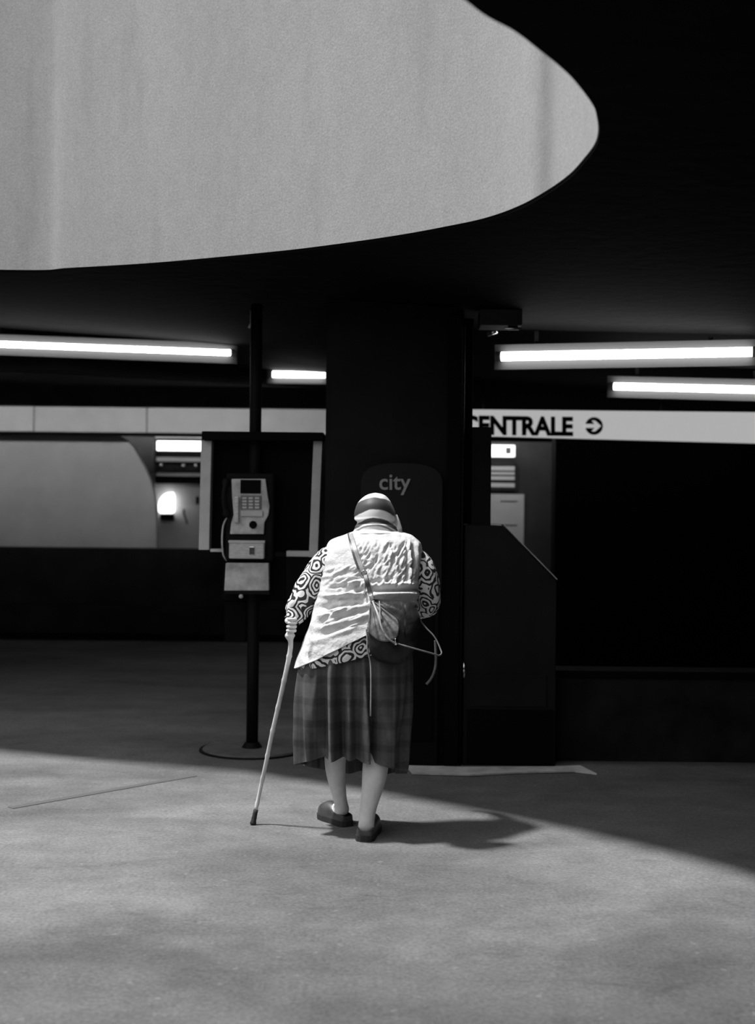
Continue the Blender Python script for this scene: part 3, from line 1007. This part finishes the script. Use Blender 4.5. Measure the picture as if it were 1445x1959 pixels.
# left (far) leg
s = add(W(658, 1290, 5.50), 0.080, pel)
s = add(W(652, 1350, 5.52), 0.068, s)
s = add(W(646, 1405, 5.54), 0.054, s)
s = add(W(641, 1450, 5.56), 0.052, s)
s = add(W(642, 1480, 5.575), 0.047, s)
s = add(W(648, 1512, 5.59), 0.036, s)
s = add(W(652, 1538, 5.60), 0.031, s)
HL = Vector((W(662, 1575, 5.60).x, 5.585, 0)); TL = HL + Vector((-0.110, 0.165, 0))
s = add(Vector((HL.x - 0.01, HL.y + 0.012, 0.062)), 0.034, s)
s = add(zfix(HL.lerp(TL, 0.45), 0.052), (0.033, 0.030), s)
s = add(zfix(HL.lerp(TL, 0.82), 0.036), (0.034, 0.016), s)

# the stick comes before the fingers so that they can close round it ---------
tip = G(484, 1578)
sk = [(557, 1186, 5.505), (555, 1214, 5.507), (556, 1240, 5.51), (546, 1292, 5.525), (533, 1350, 5.545), (521, 1402, 5.56), (509, 1460, 5.58), (497, 1515, 5.60)]
skp = [W(*q) for q in sk] + [tip + Vector((0, 0, 0.003))]
st = thing('walking_stick', tip, 'knotted bamboo walking stick held in the left hand of the stooped person', 'walking stick')
path = [c_[0] for c_ in smooth_path([(p,) for p in skp], 12)]
acc = 0; rad = []
knots = [0.16, 0.27, 0.39, 0.50, 0.61, 0.72, 0.83, 0.92, 1.0]
prev = path[0]
for p in path:
    acc += (p - prev).length; prev = p
    r_ = 0.0112 - 0.0032 * acc / 0.9
    r_ += 0.0028 * max([gauss(acc, kk, 0.006) for kk in knots])
    r_ += 0.0115 * gauss(acc, 0.068, 0.014)            # bulb below the grip
    rad.append(r_)
n_tip = len(path) - 7
tube('cane', path[:n_tip + 1], rad[:n_tip + 1], M_bamboo, st, 14)
tube('ferrule', path[n_tip:], [0.0105] * 3 + [0.0115] * 2 + [0.014] * (7 - 5) + [0.0145], M_rubber, st, 14)

# fingers of the left hand, curled round the stick
ax = (skp[1] - skp[0]).normalized()
palm = HC + Vector((0.014, 0.018, 0.006))
e1 = (palm - skp[0]); e1 = (e1 - ax * e1.dot(ax)).normalized(); e2 = ax.cross(e1)
for k_, (lift_, rr_) in enumerate(((-0.026, 0.0088), (-0.009, 0.0092), (0.008, 0.0088), (0.024, 0.0078))):
    base = skp[0].lerp(skp[1], 0.30) - ax * lift_
    pv = None
    for i, ang in enumerate((10, 60, 110, 165, 215)):
        a = math.radians(ang)
        rd = 0.0215 - 0.0015 * i * 0.3
        p = base + (e1 * math.cos(a) + e2 * math.sin(a)) * rd
        pv = add(p, rr_ * (1 - 0.05 * i), pv, pv is None)
# thumb over the top
pv = None
for p in (palm + ax * -0.006, skp[0] - ax * 0.002 + e1 * 0.010 - e2 * 0.018, skp[0] - ax * -0.004 - e1 * 0.014 - e2 * 0.016, skp[0] + ax * 0.012 - e1 * 0.021 - e2 * 0.002):
    pv = add(p, 0.0095, pv, pv is None)
# fingers of the right hand, gently bent
b0 = W(776, 1172, 5.87)
for k_ in range(4):
    pv = None
    for i in range(4):
        p = b0 + Vector((-0.012 - 0.019 * i, 0.016 * i - 0.006 * i * i * 0.5, 0.024 - 0.016 * k_ - 0.004 * i * i * 0.5))
        pv = add(p, 0.0085 - 0.0006 * i, pv, pv is None)
pv = None
for p in (b0 + Vector((0.012, -0.01, 0.02)), b0 + Vector((0.0, -0.012, 0.045)), b0 + Vector((-0.018, -0.006, 0.058))):
    pv = add(p, 0.0095, pv, pv is None)

me = bpy.data.meshes.new('body')
me.from_pydata([tuple(v) for v in bv], be, [])
body = bpy.data.objects.new('body', me); COL.objects.link(body); body.parent = wo
me.materials.append(M_skin)
sm = body.modifiers.new('skin', 'SKIN')
sm.use_smooth_shade = True
for i, v in enumerate(me.skin_vertices[0].data):
    v.radius = br[i]
    v.use_root = i in roots
ss = body.modifiers.new('subdivision', 'SUBSURF'); ss.levels = 2; ss.render_levels = 2

# face (turned away): nose, eyes, mouth, ears
fc = W(718, 986, 5.69)
fw = Vector((0.0, 1, -0.35)).normalized()


def blob(name, c_, sx, sy, sz, m):
    bm = bmesh.new()
    bmesh.ops.create_uvsphere(bm, u_segments=14, v_segments=9, radius=1, matrix=Matrix.Translation(c_) @ Matrix.Diagonal((sx, sy, sz, 1)))
    return link_bm(name, bm, m, wo, smooth=True)


blob('nose', fc + Vector((0, 0.088, -0.018)), 0.011, 0.018, 0.022, M_skin)
for s_ in (-1, 1):
    e_ = blob('eye', fc + Vector((0.029 * s_, 0.066, 0.002)), 0.012, 0.010, 0.009, M_eye)
    blob('ear', fc + Vector((0.074 * s_, 0.005, -0.01)), 0.008, 0.016, 0.028, M_skin)
blob('mouth', fc + Vector((0, 0.070, -0.047)), 0.022, 0.008, 0.006, M_lip)

# skirt ---------------------------------------------------------------------


def skirt_disp(px, py, t, a, p):
    if py < 1230: return -0.004
    g_ = 1.25 * min(max((py - 1262) / 150, 0), 1)
    w = 0
    w += 0.006 * math.sin(a * 19 + 1.3 * math.sin(a * 3))
    w += 0.010 * math.sin(a * 9 + 0.6 + 2.0 * math.sin(t * 2.2))
    w += 0.008 * mn.noise(Vector((p.x * 9, p.y * 9, p.z * 3)))
    if math.sin(a) < 0:
        xr = 697 + 0.06 * (py - 1280)
        w += 0.022 * gauss(px, 732, 14) + 0.026 * gauss(px, xr, 5) - 0.034 * gauss(px, 713, 8) - 0.036 * gauss(px, 682, 9)
        w += 0.030 * gauss(px, 637 + 0.05 * (py - 1380), 8) - 0.028 * gauss(px, 655, 10) - 0.040 * gauss(px, 614 - 0.06 * (py - 1380), 11)
        w += 0.014 * gauss(px, 590, 12)
    return w * (0.3 + 1.25 * g_)


skirt_r = [(592, 1226, 782, 1216, 5.51, .150, 0, 0), (574, 1262, 788, 1256, 5.50, .158, 0, 0), (569, 1300, 788, 1298, 5.50, .165, 0, 0),
           (568, 1345, 785, 1345, 5.50, .170, 0, 0), (573, 1400, 777, 1405, 5.50, .172, 0.01, -.01), (576, 1440, 774, 1450, 5.505, .176, .035, -.03),
           (578, 1464, 772, 1479, 5.51, .180, .068, -.045)]
skirt = loft('skirt', skirt_r, M_plaid, wo, 260, 10, skirt_disp, 0.9, solid=0.003)

# blouse ---------------------------------------------------------------------


def blouse_disp(px, py, t, a, p):
    return 0.004 * math.sin(a * 14 + 2 * math.sin(a * 2)) + 0.006 * mn.noise(p * 14)


bl_r = [(640, 1150, 785, 1120, 5.55, .105, 0, 0), (606, 1190, 788, 1150, 5.535, .136, 0, 0), (583, 1235, 792, 1185, 5.51, .164, 0, 0), (570, 1266, 794, 1210, 5.50, .168, 0, 0),
        (571, 1280, 794, 1226, 5.50, .169, 0, 0)]
blouse = loft('blouse', bl_r, M_swirl, wo, 200, 8, blouse_disp, 0.95, solid=0.002)


def sleeve_disp(amp, k1):
    def f(t, a):
        return amp * (0.5 * math.sin(t * 22 + 1.5 * math.sin(a)) * (0.5 + 0.5 * math.cos(a + k1)) + 0.6 * mn.noise(Vector((t * 9, math.cos(a) * 2, math.sin(a) * 2 + k1))))
    return f


def sleeve(pts):
    pp = smooth_path([(W(a, b, c_), r_) for a, b, c_, r_ in pts], 10)
    return tube('sleeve', [q[0] for q in pp], [q[1] for q in pp], M_swirl, wo, 40, sleeve_disp(0.009, 1.0), cap=False)


sl1 = sleeve([(655, 1062, 5.62, .040), (630, 1070, 5.615, .055), (611, 1092, 5.60, .060), (594, 1122, 5.585, .060), (579, 1148, 5.57, .060), (570, 1168, 5.555, .052), (563, 1182, 5.54, .040), (560, 1188, 5.535, .033)])
sl2 = sleeve([(775, 1060, 5.62, .040), (797, 1072, 5.615, .054), (810, 1096, 5.605, .058), (818, 1124, 5.60, .056), (822, 1146, 5.61, .048), (818, 1160, 5.65, .046), (808, 1166, 5.71, .040), (798, 1170, 5.77, .034)])

# waistcoat -------------------------------------------------------------------


def crease(px, py, x0, y0, x1, y1, w, amp):
    dx, dy = x1 - x0, y1 - y0
    L2 = dx * dx + dy * dy
    t = ((px - x0) * dx + (py - y0) * dy) / L2
    tt = min(max(t, 0), 1)
    d = math.hypot(px - x0 - dx * tt, py - y0 - dy * tt)
    e = 1 - (2 * tt - 1) ** 4 * 0.7
    return amp * math.exp(-(d / w) ** 2) * e


creases = [
    # long folds dragged from the waist towards the left hem
    (700, 1150, 610, 1163, 5, -.012), (704, 1158, 606, 1184, 5, .010), (706, 1166, 640, 1186, 5, -.011), (704, 1176, 600, 1205, 6, .008),
    (702, 1186, 610, 1218, 5, -.007), (690, 1196, 590, 1232, 6, .006), (700, 1136, 612, 1140, 4, .009), (698, 1128, 620, 1132, 4, -.008),
    (700, 1143, 640, 1146, 3, -.006), (660, 1118, 625, 1128, 5, -.006), (694, 1112, 640, 1118, 4, .006),
    # gathered band at right above the bag
    (712, 1128, 800, 1128, 4, -.020), (712, 1139, 800, 1137, 5, .014), (712, 1150, 798, 1149, 3.5, -.012), (712, 1112, 760, 1106, 4, -.008), (712, 1119, 796, 1117, 4, .008),
    # diagonal crinkles over the right shoulder blade
]
rnd = random.Random(3)
for _ in range(190):
    x = rnd.uniform(690, 796); y = rnd.uniform(1034, 1112)
    l = rnd.uniform(8, 20); ang = math.radians(rnd.uniform(48, 80))
    creases.append((x, y, x - math.cos(ang) * l, y + math.sin(ang) * l, rnd.uniform(1.6, 2.6), rnd.choice((-1, -1, 1)) * rnd.uniform(.0025, .0055)))
for _ in range(150):
    x = rnd.uniform(625, 700); y = rnd.uniform(1080, 1200)
    l = rnd.uniform(10, 30); ang = math.radians(rnd.uniform(10, 38))
    creases.append((x, y, x - math.cos(ang) * l, y + math.sin(ang) * l, rnd.uniform(1.8, 3), rnd.choice((-1, 1)) * rnd.uniform(.002, .005)))
creases.append((784, 1034, 786, 1112, 2.2, .007)); creases.append((779, 1036, 780, 1112, 2.4, -.006)); creases.append((792, 1036, 795, 1100, 3, -.006))
creases.append((799, 1040, 798, 1095, 3, .006))
creases.append((634, 1040, 611, 1120, 2.2, -.003)); creases.append((611, 1120, 580, 1225, 2.2, -.003))
creases.append((592, 1225, 585, 1262, 3, -.010)); creases.append((600, 1222, 590, 1258, 3, .008))


def vest_disp(px, py, t, a, p):
    w = 0.003 * mn.noise(p * 22) + 0.004 * mn.noise(Vector((p.x * 10, p.y * 10, p.z * 26)))
    if math.sin(a) < 0.2:
        for x0, y0, x1, y1, ww, am in creases:
            if abs(px - (x0 + x1) / 2) > abs(x1 - x0) / 2 + 3 * ww or abs(py - (y0 + y1) / 2) > abs(y1 - y0) / 2 + 3 * ww: continue
            w += crease(px, py, x0, y0, x1, y1, ww, am)
    return w * 1.35


vest_r = [(694, 1010, 752, 1010, 5.66, .050, 0, 0), (676, 1017, 768, 1016, 5.65, .072, 0, 0), (648, 1026, 788, 1024, 5.64, .095, 0, 0), (630, 1038, 804, 1036, 5.625, .118, 0, 0),
          (623, 1058, 807, 1054, 5.61, .138, 0, 0), (617, 1090, 805, 1078, 5.59, .150, 0, 0), (610, 1125, 803, 1100, 5.57, .158, 0, 0), (602, 1160, 801, 1120, 5.55, .164, 0, 0),
          (590, 1200, 800, 1137, 5.53, .170, 0, 0), (576, 1240, 799, 1150, 5.515, .174, 0, 0), (562, 1277, 798, 1160, 5.505, .178, 0, 0)]
vest = loft('waistcoat', vest_r, M_vest, wo, 420, 22, vest_disp, 0.86, solid=0.004)

# headscarf --------------------------------------------------------------------


def scarf_disp(px, py, t, a, p):
    w = 0.002 * mn.noise(p * 20)
    if py > 988:
        w += 0.005 * math.sin((py - 988) * 0.42 + 0.6 * math.sin(a * 3)) * min((py - 988) / 8, 1)
    return w


SZ = W(718, 1024, 5.68).z
M_scarf = scarf_mat(SZ)
sc_r = [(717, 943.0, 719, 943.0, 5.685, .003, 0, 0), (706, 945, 730, 945, 5.685, .030, 0, 0), (698, 949, 738, 949, 5.685, .052, 0, 0), (690, 956, 745, 956, 5.685, .070, 0, 0), (683, 965, 751, 965, 5.685, .088, 0, 0),
        (679, 976, 756, 977, 5.685, .096, 0, 0), (678, 986, 758, 988, 5.685, .098, 0, 0),
        (681, 998, 759, 998, 5.68, .092, 0, 0), (682, 1006, 760, 1006, 5.67, .088, 0, 0), (676, 1013, 765, 1013, 5.66, .088, 0, 0), (667, 1022, 771, 1021, 5.655, .094, 0, 0)]
fcz = fc.z
so = loft('headscarf', sc_r, M_scarf, wo, 120, 10, scarf_disp, 1.0,
          keep=lambda c_: not (c_.y > 5.735 and (fcz - 0.075) < c_.z < (fcz + 0.035)), solid=0.002)
# scarf material uses object coordinates: shift its origin to the head
sh = Vector((W(718, 985, 5.68).x, 5.68, 0)) - PR
for v in so.data.vertices: v.co -= sh
so.location = sh
# trailing corner of the scarf at the right
bm = bmesh.new()
bm_ribbon(bm, [W(757, 985, 5.66), W(761, 998, 5.645), W(764, 1010, 5.63), (W(767, 1022, 5.615))], [0.016, 0.024, 0.028, 0.014], 0.006, Vector((0.6, -1, 0)).normalized())
link_bm('scarf_tail', bm, mat('scarf_tail_cloth', 0.3, 0.7), wo, smooth=True)

# shoes --------------------------------------------------------------------------


def shoe(H, T, width=0.086, name='shoe'):
    d = (T - H); Ln = d.length; d.normalize(); s_ = Vector((d.y, -d.x, 0))
    prof = [(0.0, .30), (.03, .62), (.10, .80), (.25, .84), (.45, .86), (.65, 1.0), (.80, .98), (.92, .74), (.985, .42), (1.0, .15)]
    o0 = H - d * 0.022
    Lt = Ln + 0.03
    def outline(f, zz, grow=0.0):
        Lr = [o0 + d * (t_ * Lt) + s_ * (w_ * width / 2 * f + grow) + Vector((0, 0, zz)) for t_, w_ in prof]
        Rr = [o0 + d * (t_ * Lt) - s_ * (w_ * width / 2 * f + grow) + Vector((0, 0, zz)) for t_, w_ in prof]
        return Lr + Rr[::-1]
    bm = bmesh.new()
    lay = [bm_ring(bm, outline(1.0, z)) for z in (0.0, 0.006, 0.020, 0.024)]
    m_ = len(lay[0])
    for A_, B_ in zip(lay, lay[1:]):
        for i in range(m_): bm.faces.new((A_[i], A_[(i + 1) % m_], B_[(i + 1) % m_], B_[i]))
    bm.faces.new(lay[0][::-1]); bm.faces.new(lay[-1])
    root = link_bm(name, bm, M_sole, wo, smooth=False)
    # upper: shell built from cross-sections; low behind the heel, high over the instep
    bm = bmesh.new(); rows = []
    hts = [.028, .030, .032, .034, .062, .072, .060, .046, .036, .026]
    opn = [1, 1, 1, 1, .25, 0, 0, 0, 0, 0]
    for (t_, w_), h_, op in zip(prof, hts, opn):
        row = []
        for k_ in range(13):
            a = PI * k_ / 12
            hw_ = w_ * width / 2 * 0.97
            x_ = math.cos(a) * hw_
            z_ = 0.018 + h_ * (math.sin(a) ** 0.6 if op < 1 else min(1, math.sin(a) * 3) ** 0.8)
            row.append(bm.verts.new(o0 + d * (t_ * Lt + (0.004 if t_ == 0 else 0)) + s_ * x_ + Vector((0, 0, z_))))
        rows.append(row)
    for i in range(len(rows) - 1):
        for k_ in range(12):
            if i < 4 and 3 <= k_ <= 8 and i < 4: continue
            bm.faces.new((rows[i][k_], rows[i + 1][k_], rows[i + 1][k_ + 1], rows[i][k_ + 1]))
    bm.faces.new(rows[0][::-1]); bm.faces.new(rows[-1])
    o = link_bm('upper', bm, M_shoe, root, smooth=True)
    m1 = o.modifiers.new('thickness', 'SOLIDIFY'); m1.thickness = 0.003
    m2 = o.modifiers.new('subdivision', 'SUBSURF'); m2.levels = 1; m2.render_levels = 2
    return root


def bm_ring(bm, pts): return [bm.verts.new(p) for p in pts]


shoe(HR + Vector((0, -0.012, 0)), TR, 0.098)
shoe(HL, TL, 0.092)

# ------------------------------------------------------------------ handbag
TB = [bvh(vest), bvh(skirt), bvh(blouse)]
hb = thing('handbag', W(750, 1268, 5.29), 'dark soft leather shoulder bag with gathered flap, slung across the back', 'handbag')


def bag_disp(px, py, t, a, p):
    if math.sin(a) > 0.3: return 0
    an = math.atan2(py - 1140, px - 708)
    return 0.005 * math.sin(an * 17) * min(1, max(0, (py - 1150) / 30)) * (1 if px < 775 else .4) + 0.005 * mn.noise(p * 16)


bag_r = [(714, 1146, 722, 1146, 5.33, .010, 0, 0), (709, 1153, 790, 1151, 5.335, .024, 0, 0), (706, 1168, 799, 1163, 5.325, .040, 0, 0), (705, 1195, 803, 1186, 5.31, .055, 0, 0), (706, 1225, 800, 1216, 5.30, .062, 0, 0),
         (709, 1246, 792, 1242, 5.30, .058, 0, 0), (718, 1262, 782, 1260, 5.305, .042, 0, 0), (732, 1269, 770, 1268, 5.31, .02, 0, 0), (744, 1270.5, 756, 1270.5, 5.31, .006, 0, 0)]
bag = loft('bag_body', bag_r, M_leather, hb, 160, 9, bag_disp, 0.85, cap_top=True, cap_bot=True)
BT = bvh(bag)
TB2 = TB + [BT]
# gathered flap fanning from the strap, laid on the bag
fan = []
bm = bmesh.new()
nA, nR = 40, 22
for i in range(nA + 1):
    a = math.radians(36 + (98 - 36) * i / nA)
    Lr = 58 + 30 * math.sin(PI * (i / nA) ** 0.8) 
    row = []
    for j in range(nR + 1):
        r_ = 3 + (Lr - 3) * j / nR
        px = 710 + math.cos(a) * r_; py = 1147 + math.sin(a) * r_
        p = hit([BT] + TB[:1], px, py, 0.006 + 0.020 * (0.5 + 0.5 * math.sin(i / nA * 2 * PI * 4.2 + 0.8)) * (0.3 + j / nR) * (1 - .5 * j / nR), 5.27)
        row.append(bm.verts.new(p))
    fan.append(row)
for i in range(nA):
    for j in range(nR):
        bm.faces.new((fan[i][j], fan[i][j + 1], fan[i + 1][j + 1], fan[i + 1][j]))
fl = link_bm('flap', bm, M_leather2, hb, smooth=True)
md = fl.modifiers.new('thickness', 'SOLIDIFY'); md.thickness = 0.003


def strap(name, pix, width, m, lift=0.010, trees=TB2, thick=0.004):
    P = [hit(trees, x, y, lift) for x, y in pix]
    P = [c_[0] for c_ in smooth_path([(p,) for p in P], 6)]
    bm = bmesh.new(); bm_ribbon(bm, P, width, thick)
    return link_bm(name, bm, m, hb, smooth=False)


strap('strap', [(671, 1021), (675, 1036), (680, 1052), (686, 1070), (692, 1086), (697, 1098)], 0.018, M_strap, 0.010)
strap('strap_edge', [(667, 1021), (670, 1036), (674, 1052), (680, 1072), (686, 1088)], 0.009, M_strapd, 0.008)
strap('strap', [(699, 1100), (702, 1112), (706, 1126), (710, 1140), (714, 1152)], 0.017, M_strapd, 0.012)
strap('strap_tail', [(698, 1101), (699, 1114), (699, 1127), (696, 1137)], 0.008, M_strap, 0.012)
bk = hit(TB2, 697, 1097, 0.016)
bm = bmesh.new()
pr_ = [bk + Vector((math.cos(2 * PI * i / 24) * 0.011, 0, math.sin(2 * PI * i / 24) * 0.013)) for i in range(25)]
bm_tube(bm, pr_, 0.0022, 8, False)
link_bm('buckle', bm, M_glint, hb, smooth=True)
strap('cord', [(713, 1150), (718, 1162), (724, 1178), (729, 1196), (736, 1212), (746, 1224), (756, 1230)], 0.007, M_strap, 0.020)
strap('cord', [(726, 1150), (727, 1166), (727, 1182), (730, 1200), (735, 1210)], 0.005, M_strap, 0.022)


def freecord(name, pts, r_, m):
    P = [c_[0] for c_ in smooth_path([(W(*p),) for p in pts], 8)]
    return tube(name, P, r_, m, hb, 8)


freecord('clasp', [(757, 1222, 5.232), (758, 1229, 5.23), (757, 1233, 5.232)], 0.006, M_glint)
freecord('loose_strap', [(757, 1230, 5.235), (780, 1237, 5.22), (805, 1244, 5.22), (830, 1251, 5.235), (840, 1254, 5.25), (845, 1250, 5.265), (843, 1242, 5.28), (836, 1226, 5.30), (828, 1214, 5.31), (818, 1204, 5.32), (808, 1192, 5.33), (800, 1180, 5.33)], 0.0034, M_strapm)
freecord('loose_strap', [(833, 1225, 5.31), (834, 1245, 5.31), (834, 1268, 5.31), (831, 1284, 5.31), (825, 1298, 5.31), (816, 1309, 5.31)], 0.0055, M_strapm)
freecord('loose_strap', [(701, 1203, 5.33), (703, 1222, 5.325), (703, 1240, 5.32), (706, 1254, 5.32), (709, 1268, 5.32), (710, 1290, 5.315), (710, 1330, 5.31), (709, 1370, 5.305)], 0.0036, M_strap)
